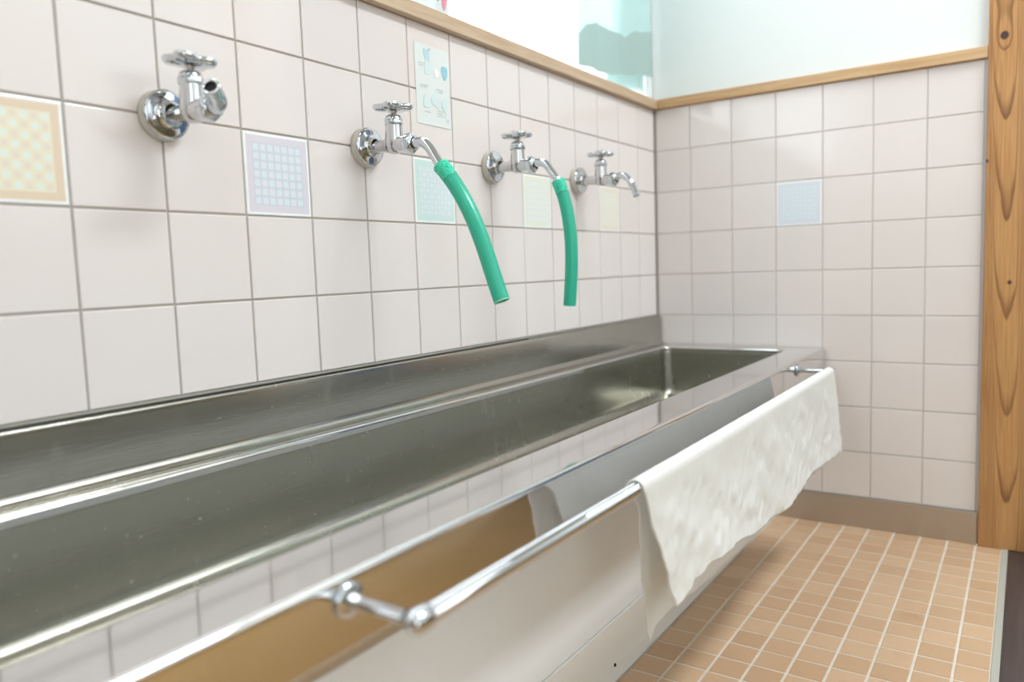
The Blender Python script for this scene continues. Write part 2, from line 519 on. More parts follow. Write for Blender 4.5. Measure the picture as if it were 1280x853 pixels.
# ---- timber trims, post, skirting
bm = bmesh.new(); box(bm, -.004, .013, YMIN, -.0, .967, .9895, 0, .0015)
box(bm, -.10, .006, WY0, WY1, .9845, .9885, 1)
struct(obj('trim_1', bm, [M['trim_wood'], M['white_paint']], wn=True), 'wooden sill rail along the top of the long tiled wall', 'trim')
bm = bmesh.new(); box(bm, .0132, .6925, -.010, .004, .968, .990, 0, .0015)
struct(obj('trim_2', bm, M['trim_wood_x'], wn=True), 'wooden rail between end wall tiles and white plaster', 'trim')
bm = bmesh.new(); box(bm, .6925, .803, -.012, .10, 0, ZC, 0, .002)
struct(obj('post_trim', bm, M['cedar'], wn=True), 'tall knotty cedar post at the right edge of the end wall', 'post')
bpy.data.objects['post_trim'].name = 'trim_3'
bm = bmesh.new(); box(bm, .0, .6915, -.006, .003, 0, ZB-.001, 0, .001)
struct(obj('baseboard_back', bm, M['steel_base'], wn=True), 'brushed steel skirting under the end wall tiles', 'baseboard')

# ---- floors
bm = bmesh.new()
box(bm, -.1, .735, YMIN, .0, -.06, -.0012, 0)
rects = []
xe = [.24+.05*i for i in range(10)] + [.735]
for i in range(len(xe)-1):
    for j in range(0, 66):
        rects.append((xe[i], xe[i+1], -.05*(j+1), -.05*j))
tile_patch(bm, rects, Vector((0, 0, 0)), X_, Y_, Z_, gap=.0019, mat=1, bev=.0012, dep=.0012, tilt=.004)
struct(obj('floor', bm, [M['fgrout'], M['floor_tile']], smooth=False), 'tan mosaic tile floor with pale joints', 'floor')
bm = bmesh.new(); box(bm, .735, .7455, YMIN, .0, -.06, .001, 0, .001)
struct(obj('trim_4', bm, M['grey_edge'], wn=True), 'narrow grey edging strip beside the mosaic floor', 'trim')
bm = bmesh.new(); box(bm, .7455, .82, YMIN, .0, -.06, .000, 0)
struct(obj('trim_5', bm, M['dark_sill']), 'dark threshold board at the bottom right', 'trim')
bm = bmesh.new(); box(bm, .82, XMAX, YMIN, .0, -.06, .000, 0)
t = NT('golden_boards')
pos = t.geo_pos()
n1 = t.noise(t.scale(pos, (1, .12, 1)), 60, 4, .6)
sp = t.smooth(t.noise(pos, 90, 3, .6), .58, .70)
c = t.mix(n1, s2l((164, 128, 76)), s2l((192, 154, 102)))
c = t.mix(t.math('MULTIPLY', sp, .5), c, s2l((212, 180, 122)))
M['hall'] = t.done(t.principled(Base_Color=c, Roughness=.3))
struct(obj('floor_hall', bm, M['hall']), 'golden brown hall floor seen mirrored in the sink front', 'floor')

# ---- rest of the room
bm = bmesh.new(); box(bm, -.14, XMAX, YMIN, .14, ZC, ZC+.1)
struct(obj('ceiling', bm, M['ceiling'], smooth=False))
bm = bmesh.new(); box(bm, -.14, XMAX, YMIN-.1, YMIN, 0, 1.0, 1); box(bm, -.14, XMAX, YMIN-.1, YMIN, 1.0, ZC, 0)
struct(obj('wall_front', bm, [M['plaster'], M['panelling']], smooth=False))
RW = [(-3.6, -2.65)]
RZ0, RZ1 = .12, 2.2
bm = bmesh.new()
box(bm, XMAX, XMAX+.12, YMIN, RW[0][0], 0, RZ0, 1); box(bm, XMAX, XMAX+.12, RW[0][0], RW[0][1], 0, RZ0, 0); box(bm, XMAX, XMAX+.12, RW[0][1], .14, 0, RZ0, 1)
box(bm, XMAX, XMAX+.12, YMIN, .14, RZ1, ZC, 0)
ys = [YMIN, RW[0][0], RW[0][1], .14]
for i in (0, 2): box(bm, XMAX, XMAX+.12, ys[i], ys[i+1], RZ0, RZ1, 0)
box(bm, XMAX-.002, XMAX+.1, YMIN, RW[0][0]-.05, RZ0, 1.0, 1); box(bm, XMAX-.002, XMAX+.1, RW[0][1]+.05, 0, RZ0, .8, 1)
struct(obj('wall_right', bm, [M['plaster'], M['panelling']], smooth=False))

# ---- unseen door, trim and wainscot past the post, added for splashback reflections
bm = bmesh.new(); box(bm, .86, 1.25, -.03, .0005, .01, 2.0, 0, .003)
for z0_, z1_ in ((.12, .9), (1.05, 1.88)): box(bm, .93, 1.18, -.034, -.028, z0_, z1_, 0, .003)
d_ = obj('door_1', bm, simple('slate_blue_door', (84, 104, 134), .4), wn=True); d_['kind'] = 'structure'
bm = bmesh.new(); lathe(bm, [(.0, 0), (.018, 0), (.022, .012), (.02, .03), (.012, .036), (.0, .038)], 24, 'z', Matrix.Translation((.90, -.03, .95)) @ Matrix.Rotation(PI/2, 4, 'X'))
obj('door_knob', bm, M['chrome'], d_)['kind'] = 'structure'
bm = bmesh.new(); box(bm, 1.50, 1.62, -.012, .002, 0, ZC, 0, .002)
struct(obj('trim_6', bm, M['trim_wood_x'], wn=True))
bm = bmesh.new(); box(bm, 1.62, XMAX-.001, -.010, .002, 0, 1.0, 0, .002)
struct(obj('trim_7', bm, M['panelling'], wn=True))

# ---- windows
def mat_glass():
    t = NT('window_glass')
    tr = t.n('ShaderNodeBsdfTransparent', inp={'Color': (.97, .98, .98)})
    gl = t.n('ShaderNodeBsdfGlossy', inp={'Roughness': .02})
    return t.done(t.n('ShaderNodeMixShader', inp={0: .06, 1: tr.outputs[0], 2: gl.outputs[0]}))
M['glass'] = mat_glass()
def window(name, x, y0, y1, z0, z1, mull, label):
    r = bpy.data.objects.new(name, None); C.objects.link(r); struct(r, label, 'window')
    w = .035
    bm = bmesh.new()
    for (a, b, c, d) in ((y0, y1, z0, z0+w), (y0, y1, z1-w, z1), (y0, y0+w, z0+w, z1-w), (y1-w, y1, z0+w, z1-w)):
        box(bm, x-.018, x+.018, a, b, c, d, 0, .002)
    for m in mull: box(bm, x-.016, x+.016, m-w/2, m+w/2, z0+w, z1-w, 0, .002)
    f = obj('window_frame', bm, M['frame_alu'], r, wn=True); f['kind'] = 'structure'
    cuts = [y0+w]+[q for m in mull for q in (m-w/2, m+w/2)]+[y1-w]
    for i in range(0, len(cuts), 2):
        bm = bmesh.new(); box(bm, x-.002, x+.002, cuts[i], cuts[i+1], z0+w, z1-w)
        g = obj('window_pane', bm, M['glass'], r, smooth=False); g['kind'] = 'structure'
    return r
window('window_1', -.115, WY0, WY1, WZ0, WZ1, [-1.35], 'bright window above the long tiled wall')
for i, (a, b) in enumerate(RW):
    window('door_%d' % (i+2) if RZ0 < .3 else 'window_%d' % (i+2), XMAX+.06, a, b, RZ0, RZ1, [(a+b)/2], 'glazed door on the far side of the hall')  # not in view, added to bring in daylight

# ------------------------------------------------------------------ sink trough
RX, RZ = .398, .397
YF, YN = -.004, -2.05
sink = thing('sink_trough', 'long stainless steel trough sink with cream front panel along the tiled wall', 'sink', (0, 0, 0))

def rrect(x0, x1, y0, y1, r, z, n=8):
    out = []
    for (cx, cy, a0) in ((x1-r, y1-r, 0), (x0+r, y1-r, 90), (x0+r, y0+r, 180), (x1-r, y0+r, 270)):
        for i in range(n+1):
            a = math.radians(a0+90*i/n)
            out.append(Vector((cx+r*math.cos(a), cy+r*math.sin(a), z)))
    return out
def loft(bm, loops, mat=0, cap=False):
    vs = [[bm.verts.new(p) for p in l] for l in loops]
    n = len(vs[0])
    for a, b in zip(vs, vs[1:]):
        for i in range(n):
            f = bm.faces.new((a[i], a[(i+1) % n], b[(i+1) % n], b[i])); f.smooth = True; f.material_index = mat
    if cap:
        f = bm.faces.new(vs[-1]); f.material_index = mat
# deck + apron: folded edge of radius 3 mm
ox0, ox1, oy0, oy1 = .0135, RX, YN, YF
ix0, ix1, iy0, iy1 = .043, .3265, YN+.06, -.060
AB = .3455
bm = bmesh.new()
L = []
L.append(rrect(ox0, ox1-.016, oy0+.016, oy1, .004, AB))            # returned lip under the apron
L.append(rrect(ox0, ox1-.0008, oy0+.0008, oy1, .004, AB))
L.append(rrect(ox0, ox1-.0003, oy0+.0003, oy1, .004, AB+.0003))
L.append(rrect(ox0, ox1, oy0, oy1, .004, AB+.0008))
L.append(rrect(ox0, ox1, oy0, oy1, .004, AB+.0022))
L.append(rrect(ox0, ox1, oy0, oy1, .004, RZ-.008))
apr = [l[:] for l in L]
loft(bm, L)
obj('apron', bm, M['steel_apron'], sink, wn=True)
bm = bmesh.new(); L = [rrect(ox0, ox1, oy0, oy1, .004, RZ-.008)]
R0 = .0045
for i in range(0, 6):
    a = math.radians(90*i/5); d = R0*(1-math.cos(a)); h = R0*math.sin(a)
    L.append(rrect(ox0, ox1-d, oy0+d, oy1, .0042, RZ-R0+h))
L.append(rrect(ox0, ox1-R0-.003, oy0+R0+.003, oy1-.0005, .0045, RZ))
L.append(rrect(ix0-.010, ix1+.010, iy0-.010, iy1+.010, .030, RZ))
R1 = .0045
for i in range(0, 8):
    a = math.radians(90*i/7); d = R1*(1-math.sin(a)); h = R1*(1-math.cos(a))
    L.append(rrect(ix0-d, ix1+d, iy0-d, iy1+d, .020+d, RZ-h))
L.append(rrect(ix0+.0002, ix1-.0002, iy0+.0002, iy1-.0002, .020, RZ-.010))
loft(bm, L)
obj('rim', bm, M['steel_rim'], sink, wn=True)
# bowl
bm = bmesh.new(); L = []
L.append(rrect(ix0+.0002, ix1-.0002, iy0+.0002, iy1-.0002, .020, RZ-.010))
ZF = .2765
L.append(rrect(ix0+.001, ix1-.001, iy0+.001, iy1-.001, .020, RZ-.018))
L.append(rrect(ix0+.003, ix1-.003, iy0+.003, iy1-.003, .020, ZF+.022))
for i in range(1, 7):
    a = math.radians(90*i/6); R2 = .018; d = R2*(1-math.cos(a)); h = R2*math.sin(a)
    L.append(rrect(ix0+.004+d, ix1-.004-d, iy0+.004+d, iy1-.004-d, .020, ZF+R2-h))
L.append(rrect(ix0+.030, ix1-.030, iy0+.030, iy1-.030, .015, ZF-.0006))
L.append(rrect(ix0+.10, ix1-.10, iy0+.10, iy1-.10, .015, ZF-.003))
loft(bm, L, cap=True)
obj('bowl', bm, M['steel_basin'], sink, wn=True)
# splashback profile (x, z) swept along y
prof = [(.0008, .456), (.0008, .4615)] + [(.0035+.003*math.cos(math.radians(a)), .4615+.003*math.sin(math.radians(a))) for a in (180, 150, 120, 90)]
prof = prof[:2] + [(.0015, .4636), (.004, .4645), (.0095, .4645), (.0112, .4639), (.012, .4625), (.0122, .459)]
prof += [(.0122, .440), (.0122, .416)]
prof += arc(.0122+.010, .4072, .010, 180, 262, 7)
prof += [(.0242, RZ+.0004), (.0300, RZ+.0002), (.0302, RZ-.0012)]
bm = bmesh.new(); rows = []
for y in (-.004, -.6, -1.2, YN):
    rows.append([bm.verts.new((x, y, z)) for x, z in prof])
for a, b in zip(rows, rows[1:]):
    for i in range(len(prof)-1): bm.faces.new((a[i], a[i+1], b[i+1], b[i]))
obj('splashback', bm, M['steel_splash'], sink, wn=True)
bm = bmesh.new(); box(bm, .0006, .0035, YN, -.0038, .4656, .4686, 0, .001)
sb_ = obj('sealant_bead', bm, M['caulk_sink'], sink)
bm = bmesh.new(); box(bm, .0006, .0028, YN, -.6, .4645, .4657)  # dark strip painting the shade in the gap below the bead
obj('joint_gap', bm, M['dark_rubber'], sb_)
# front panels below the apron
bm = bmesh.new(); box(bm, .272, .2895, YN+.04, -.008, .0945, AB+.012, 0, .0015)
box(bm, .003, .272, YN+.04, YN+.058, .0, AB+.01)
box(bm, .2895, RX-.016, YN+.04, -.010, AB+.010, AB+.013, 0)
obj('front_panel', bm, M['cream_panel'], sink, wn=True)
bm = bmesh.new(); box(bm, .274, .2915, YN+.04, -.008, .0215, .0935, 0, .001)
k = obj('kick_panel', bm, M['cream_kick'], sink, wn=True)
bm = bmesh.new(); lathe(bm, [(0, .0022), (.0016, .0020), (.0026, .0008), (.0027, 0)], 16, 'x')
obj('screw', bm, M['dark_rubber'], k, loc=(.2915, -.8504, .0285))
bm = bmesh.new(); box(bm, .270, .2905, YN+.04, -.008, .0008, .0208, 0, .001)
obj('base_strip', bm, M['cream_kick'], sink, wn=True)

# ------------------------------------------------------------------ towel rail
BZ, BX, BY0, BY1, BR = .3797, .4592, -1.4425, -.2555, .0064
rail = thing('towel_rail', 'chrome towel rail on two posts fixed to the sink front', 'towel rail', (RX, (BY0+BY1)/2, BZ))
def rl(v): return Vector(v)-Vector(rail.location)
bm = bmesh.new(); tube(bm, [rl((BX, BY0+.004, BZ)), rl((BX, (BY0+BY1)/2, BZ)), rl((BX, BY1-.004, BZ))], BR, 32)
obj('bar', bm, M['chrome'], rail)
for y in (BY0, BY1):
    bm = bmesh.new()
    Mx = Matrix.Translation(rl((RX, y, BZ)))
    lathe(bm, [(.0062, .002), (.0062, .006), (.0048, .010), (.0045, .014), (.0045, .050), (.0050, .052)], 28, 'x', Mx)
    pst = obj('post', bm, M['chrome'], rail)
    bm = bmesh.new()
    lathe(bm, [(.0, .0002), (.0118, .0002), (.0125, .0012), (.0122, .0028), (.0100, .0042), (.0064, .0050), (.0, .0052)], 32, 'x', Mx)
    obj('flange', bm, M['chrome'], pst)
    bm = bmesh.new()
    # knuckle: short barrel along the bar with a domed end
    My = Matrix.Translation(rl((BX, y, BZ))) @ Matrix.Rotation(PI/2 if y == BY0 else -PI/2, 4, 'X')
    lathe(bm, [(.0, .0092), (.004, .0086), (.0066, .0066), (.0080, .0036), (.0084, .0), (.0084, -.006), (.0078, -.0088), (.0064, -.0096)], 28, 'z', My)
    obj('knuckle', bm, M['chrome'], pst)

# ------------------------------------------------------------------ towel
def build_towel():
    NS, NB, NA, NF = 300, 62, 10, 56
    y0, y1 = -1.128, -.268
    frontz = [(-1.064, .246), (-1.02, .256), (-.96, .2575), (-.90, .252), (-.772, .236), (-.66, .229), (-.56, .236), (-.473, .240), (-.36, .232), (-.238, .227)]
    backz = [(-1.055, .186), (-1.03, .199), (-.95, .195), (-.84, .188), (-.7155, .184), (-.5, .190), (-.24, .186)]
    R = BR+.0026
    bm = bmesh.new(); rows = []
    for i in range(NS+1):
        s = i/NS
        row = []
        yt = y0+(y1-y0)*s
        def wr(y, z, seed):
            p = Vector((y*5.2, z*6, seed))
            a = noise.noise(p)*.55 + noise.noise(Vector((y*13+2*z*8, z*9, seed+4)))*.32
            b = noise.noise(Vector((y*34+z*10, z*26, seed+9)))*.16+noise.noise(Vector((y*70-z*20, z*60, seed+2)))*.09
            return a, b
        edge = noise.noise(Vector((s*22, 0, 3)))*.003
        for j in range(NB+1):                       # back sheet, hem -> bar
            t = j/NB                                # 0 hem, 1 bar
            dn = 1-t
            wl_ = noise.noise(Vector((t*13, 1.7, 0)))*.004*(1-s)**8 + noise.noise(Vector((t*13, 7.7, 0)))*.004*s**8
            y = yt+.022*min(1, dn*7)*(1-s)**2+.042*dn**.8+wl_*dn + (.012*(1-s)**20*dn)
            zb = interp(backz, y)+noise.noise(Vector((y*30, 4, 1)))*.0022
            z = zb+(BZ-zb)*t
            a, b = wr(y, z, 11)
            amp = min(1, dn*3)
            x = BX-R-.0162*dn**.8+(a*.007+b*.006)*amp
            x = max(min(x, BX-R+.0), RX+.009)
            row.append(Vector((x, y, z)))
        for j in range(1, NA):
            an = PI-PI*j/NA
            row.append(Vector((BX+R*math.cos(an), yt, BZ+R*math.sin(an)+noise.noise(Vector((yt*40, an, 2)))*.0004)))
        for j in range(NF+1):                       # front sheet, bar -> hem
            dn = j/NF
            wl_ = noise.noise(Vector((dn*12, 21.7, 0)))*.006*(1-s)**8 + noise.noise(Vector((dn*12, 31.7, 0)))*.006*s**8
            y = yt+(.054-.024*s)*dn**.9+wl_*dn
            zf = interp(frontz, y)+noise.noise(Vector((y*26, 9, 1)))*.0032
            z = BZ+(zf-BZ)*dn
            a, b = wr(y, z, 37)
            amp = min(1, dn*4)
            b += .07*noise.noise(Vector((y*80+z*14, z*16, 5)))+.10*noise.noise(Vector((y*48-z*40, z*55, 8)))*min(1, dn*1.4)
            curl = .006*dn**3*(1+noise.noise(Vector((y*9, 2, 2))))
            x = BX+R+.0035*dn+(a*.009+b*.0125)*amp+curl
            row.append(Vector((max(x, BX+R-.001*(1-dn)), y, z)))
        rows.append([bm.verts.new(v) for v in row])
    for a, b in zip(rows, rows[1:]):
        for i in range(len(a)-1): bm.faces.new((a[i], b[i], b[i+1], a[i+1]))
    o = obj('towel', bm, M['towel'])
    sd = o.modifiers.new('thick', 'SOLIDIFY'); sd.thickness = .0014; sd.offset = 0
    return tag(o, 'crumpled white cotton towel hung over the chrome rail', 'towel')
build_towel()

# ------------------------------------------------------------------ taps
def handle_bm(rot, lobes=4):
    """lobed cross handle with hub cap, lathe-like polar mesh"""
    bm = bmesh.new(); n = 96
    def rad(a):
        c = .5+.5*math.cos(lobes*(a-rot))
        return .0188+.0084*c**.7
    layers = [(-.0014, .30), (.0002, .90), (.0020, .985), (.0046, 1.0), (.0066, .95), (.0080, .82), (.0084, .55), (.0080, .42)]
    rings = []
    for h, f in layers:
        ring = []
        for i in range(n):
            a = 2*PI*i/n; r = rad(a)
            rr = r*f if f > .5 else .0255*f*.85
            hh = h + (.0012*(r-.0188)/.0084 if .0005 < h < .0075 else 0)
            ring.append(bm.verts.new((rr*math.cos(a), rr*math.sin(a), hh)))
        rings.append(ring)
    for a, b in zip(rings, rings[1:]):
        for i in range(n): bm.faces.new((a[i], a[(i+1) % n], b[(i+1) % n], b[i]))
    bm.faces.new(rings[0][::-1]); bm.faces.new(rings[-1])
    return bm

def make_tap(idx, k, spout_pts, hrot, htilt, label, pts_up=False, lobes=4):
    y = COLL(k)
    t = thing('wall_tap', label, 'tap', (0, y, .768), 0, 'chrome taps along the tiled wall')
    bm = bmesh.new()
    lathe(bm, [(.0, .0001), (.0258, .0001), (.0268, .0012), (.0268, .0070), (.0258, .0086), (.0240, .0092)], 48, 'x')
    obj('backing_ring', bm, M['cream_washer'], t)
    bm = bmesh.new()
    lathe(bm, [(.0250, .0078), (.0262, .0088), (.0264, .0108), (.0258, .0122), (.0246, .0134), (.0220, .0141), (.0170, .0147), (.0125, .0158), (.0104, .0184), (.0092, .0225)], 48, 'x')
    obj('flange', bm, M['chrome'], t)
    # body: neck, barrel and outlet boss in one casting
    bm = bmesh.new()
    Mz = Matrix.Translation((0, 0, -.002))
    lathe(bm, [(.0088, .0170), (.0086, .030), (.0088, .038), (.0098, .044), (.0110, .050)], 36, 'x', Mz)
    lathe(bm, [(.0, -.0150), (.005, -.0146), (.0088, -.0126), (.0112, -.0085), (.0122, -.002), (.0122, .006), (.0116, .014), (.0114, .0235)], 36, 'z', Matrix.Translation((.0565, 0, 0)))
    lathe(bm, [(.0108, .056), (.0104, .066), (.0102, .072), (.0104, .080)], 36, 'x', Matrix.Translation((0, 0, -.003)))
    obj('body', bm, M['chrome_dull'], t)
    bm = bmesh.new()
    Mb = Matrix.Translation((.0565, 0, 0))
    hexring(bm, .0136, .0222, .0300, .0012, 'z', Mb, rot=.3)
    lathe(bm, [(.0120, .0290), (.0118, .0318), (.0105, .0346), (.0082, .0362), (.0056, .0368)], 32, 'z', Mb)
    obj('bonnet', bm, M['chrome'], t)
    bm = bmesh.new()
    lathe(bm, [(.0046, .034), (.0044, .0385), (.0060, .0400), (.0060, .0440), (.0, .0445)], 24, 'z', Mb)
    obj('stem', bm, M['chrome_dull'], t)
    h = obj('handle', handle_bm(hrot, lobes), M['chrome'], t, loc=(.0565, 0, .0425))
    h.rotation_euler = htilt
    bm = bmesh.new()
    lathe(bm, [(.0118, .0072), (.0114, .0096), (.0098, .0113), (.0070, .0124), (.0062, .0124), (.0058, .0119), (.0, .0119)], 32, 'z')
    obj('hub_cap', bm, M['chrome'], h)
    bm = bmesh.new()
    hexring(bm, .0140, .0765, .0895, .0014, 'x', Matrix.Translation((0, 0, -.004)), rot=.2)
    lathe(bm, [(.0112, .0888), (.0108, .0908), (.0078, .0915)], 32, 'x', Matrix.Translation((0, 0, -.004)))
    obj('spout_nut', bm, M['chrome'], t)
    bm = bmesh.new()
    if pts_up:
        path = catmull(spout_pts, 8)
        tube(bm, path, .0088, 32, inner=.0062, rfun=lambda q: .0076+.0012*min(1, q*3))
        sp = obj('spout', bm, M['chrome'], t)
        e, d = path[-1], (path[-1]-path[-2]).normalized()
        bm = bmesh.new()
        tube(bm, [e-d*.0030, e-d*.0020], .0061, 24)
        obj('bore', bm, M['hole'], sp)  # near-black plug painting the shade inside the open outlet
    else:
        path = catmull(spout_pts, 10)
        tube(bm, path, .0068, 28, inner=.0052)
        sp = obj('spout', bm, M['chrome'], t)
        lip = bmesh.new()
        e, d = path[-1], (path[-1]-path[-3]).normalized()
        tube(lip, [e-d*.004, e-d*.0035, e-d*.0005, e], .0076, 28, inner=.0055)
        obj('spout_lip', lip, M['chrome'], sp)
    return t
make_tap(0, 12, [(.084, 0, -.004), (.093, 0, -.0035), (.1000, -.0008, -.0012), (.1048, -.0055, .0028), (.1092, -.0120, .0066), (.1132, -.0178, .0098)], math.radians(40), (math.radians(-4), math.radians(3), 0),
         'chrome tap nearest the left edge, its short outlet swivelled upwards', True)
make_tap(1, 9, [(.084, 0, -.004), (.098, 0, -.0042), (.108, 0, -.0055), (.1185, 0, -.0150), (.131, 0, -.0335), (.142, 0, -.050)], math.radians(34), (0, math.radians(1), 0),
         'chrome tap with the nearer, longer leaning green hose on its spout')
make_tap(2, 6, [(.084, 0, -.003), (.100, 0, -.0020), (.112, 0, -.0065), (.122, 0, -.0190), (.1325, 0, -.0335), (.140, 0, -.052)], math.radians(54), (math.radians(3), math.radians(-2), 0),
         'chrome tap holding the farther green hose, third along the wall')
make_tap(3, 3, [(.084, 0, -.003), (.098, 0, .0010), (.110, 0, -.0010), (.1215, 0, -.0145), (.1335, 0, -.0405)], math.radians(34), (0, 0, 0),
         'farthest chrome tap, bare curved spout pointing down near the corner')

# ------------------------------------------------------------------ hoses
def make_hose(k, pts, label):
    y = COLL(k)
    # one smooth quadratic/cubic arc through the measured points (x as a function of drop)
    z0, z1 = pts[0][2], pts[-1][2]
    def solve(rows, rhs):
        n = len(rhs); A = [r[:]+[b] for r, b in zip(rows, rhs)]
        for i in range(n):
            p = max(range(i, n), key=lambda q: abs(A[q][i])); A[i], A[p] = A[p], A[i]
            for q in range(n):
                if q != i:
                    f_ = A[q][i]/A[i][i]; A[q] = [u-f_*v for u, v in zip(A[q], A[i])]
        return [A[i][n]/A[i][i] for i in range(n)]
    qs = [(z0-p[2])/(z0-z1) for p in pts]
    NE = [[sum(q**(i+j) for q in qs) for j in range(4)] for i in range(4)]
    cf = solve(NE, [sum(q**i*p[0] for q, p in zip(qs, pts)) for i in range(4)])
    path = [Vector((sum(c_*q**i for i, c_ in enumerate(cf)), y, z0+(z1-z0)*q)) for q in [i/96 for i in range(97)]]
    O = Vector(path[0])
    path = [p-O for p in path]
    n = 32
    bm = bmesh.new()
    tube(bm, path, .0104, n, inner=.0076, rfun=lambda q: .0104+.0008*max(0, 1-q*9))
    uvl = bm.loops.layers.uv.new('UVMap')
    N = len(path)
    length = sum((b-a).length for a, b in zip(path, path[1:]))
    bm.verts.index_update()
    for f in bm.faces:
        for l in f.loops:
            idx = l.vert.index; i, r = divmod(idx, 2*n); kk = r % n
            l[uvl].uv = (kk/n, length*i/(N-1))
        us = [l[uvl].uv.x for l in f.loops]
        if max(us)-min(us) > .5:
            for l in f.loops:
                if l[uvl].uv.x < .5: l[uvl].uv.x += 1
    o = obj('hose', bm, M['hose'], loc=O)
    tag(o, label, 'hose', 'green hoses on the taps')
    for (sl, nm) in ((slice(N-1, None), 'cut_end'),):
        e = path[-1]; d = (path[-1]-path[-3]).normalized()
        b2 = bmesh.new(); tube(b2, [e-d*.001, e+d*.0004], .01045, n, inner=.0072)
        obj(nm, b2, M['hose_cut'], o)
    b2 = bmesh.new()
    m = int(N*.115)
    tube(b2, path[:m], .0107, n, inner=.0106, rfun=lambda q: .0113-.0007*q)
    obj('cuff', b2, M['hose_dark'], o)
    return o
make_hose(9, [(.1345, 0, .7300), (.1480, 0, .7150), (.1639, 0, .6940), (.1790, 0, .6680), (.1892, 0, .6421), (.2072, 0, .6013), (.2225, 0, .5545)],
          'nearer green hose, slanting outwards from the second tap')
make_hose(6, [(.1330, 0, .7335), (.1400, 0, .7160), (.1458, 0, .6957), (.1528, 0, .6500), (.1540, 0, .6120), (.1525, 0, .5780), (.1480, 0, .5315)],
          'farther green hose, hanging almost straight from the third tap')

# ------------------------------------------------------------------ notice stuck on the tiles
PY0, PY1, PZ0, PZ1 = -.8855, -.8040, .8180, .9370
notice = thing('notice_sheet', 'small faded white notice with pale blue drawings stuck on the tiles', 'notice', (0, (PY0+PY1)/2, (PZ0+PZ1)/2))
t = NT('notice_film'); n = t.noise(t.geo_pos(), 60, 3)
M['notice'] = t.done(t.principled(Base_Color=t.mix(n, s2l((224, 231, 229)), s2l((230, 235, 234))), Roughness=.25))
bm = bmesh.new(); box(bm, .0003, .0009, -.04075, .04075, -.0595, .0595, 0, .0002, 1)
obj('sheet', bm, M['notice'], notice, smooth=False)
ink_b = simple('pale_blue_ink', (188, 218, 226), .4); ink_c = simple('blue_ink', (150, 204, 220), .4)
ink_g = simple('grey_ink', (192, 202, 204), .4); ink_t = simple('teal_tint', (214, 230, 230), .4)
_lift = [0]
def flat(name, pts, m, par, x=.0010):
    _lift[0] += 1; x += .00003*(_lift[0] % 12)
    bm = bmesh.new()
    a = [bm.verts.new((x, p[0], p[1])) for p in pts]; b = [bm.verts.new((x+.00035, p[0], p[1])) for p in pts]
    bm.faces.new(a[::-1]); bm.faces.new(b)
    for i in range(len(pts)):
        j = (i+1) % len(pts); bm.faces.new((a[i], a[j], b[j], b[i]))
    bmesh.ops.recalc_face_normals(bm, faces=bm.faces[:])
    return obj(name, bm, m, par, smooth=False)
def el(cy, cz, ry, rz, rot=0, n=20, wob=0):
    out = []
    for i in range(n):
        a = 2*PI*i/n; w = 1+wob*math.sin(3*a+cy*900)
        u, v = ry*w*math.cos(a), rz*w*math.sin(a)
        out.append((cy+u*math.cos(rot)-v*math.sin(rot), cz+u*math.sin(rot)+v*math.cos(rot)))
    return out
cy_, cz_ = (PY0+PY1)/2, (PZ0+PZ1)/2
def lp(y, z): return (y-cy_, z-cz_)
a = lp(-.858, .920); flat('drawing', el(*a, .006, .013, .25, wob=.15), ink_b, notice)
a = lp(-.8525, .931); flat('drawing', el(*a, .005, .0016, .5), ink_g, notice, .0012)
a = lp(-.856, .903); flat('drawing', el(*a, .010, .010, .2, wob=.2), ink_t, notice)
a = lp(-.8165, .9035); flat('drawing', el(*a, .0075, .0105, .1, wob=.12), ink_c, notice)
a = lp(-.836, .899); flat('drawing', el(*a, .006, .007, .1, wob=.12), simple('white_ink', (244, 246, 246), .4), notice, .0011)
a = lp(-.862, .852); flat('drawing', el(*a, .008, .010, .3, wob=.2), ink_t, notice)
a = lp(-.818, .852); flat('drawing', el(*a, .007, .012, .1, wob=.2), ink_t, notice)
a = lp(-.840, .858); flat('drawing', el(*a, .010, .012, .1, wob=.2), ink_t, notice, .0009)
def textline(y0, y1, z, h=.0017):
    """a run of small unreadable marks, like the blurred print"""
    bm = bmesh.new(); y = y0; rnd = random.Random(int(z*1e5)+int(-y0*1e4))
    while y < y1-.001:
        w = .0013+.0008*rnd.random()
        zz = h*(.6+.4*rnd.random())
        Y, Z = lp(y, z)
        box(bm, .0010, .0012, Y, Y+w, Z-zz/2, Z+zz/2)
        y += w+.0007
    obj('text_line', bm, ink_g, notice, smooth=False)
for (a, b, z) in ((-.878, -.861, .9085), (-.877, -.864, .9050), (-.876, -.858, .8765), (-.875, -.861, .8735), (-.838, -.818, .8745), (-.836, -.822, .8708),
                  (-.868, -.852, .8375), (-.837, -.821, .8420), (-.837, -.823, .8385), (-.837, -.819, .8350), (-.816, -.808, .8310), (-.815, -.807, .8275)):
    textline(a, b, z)

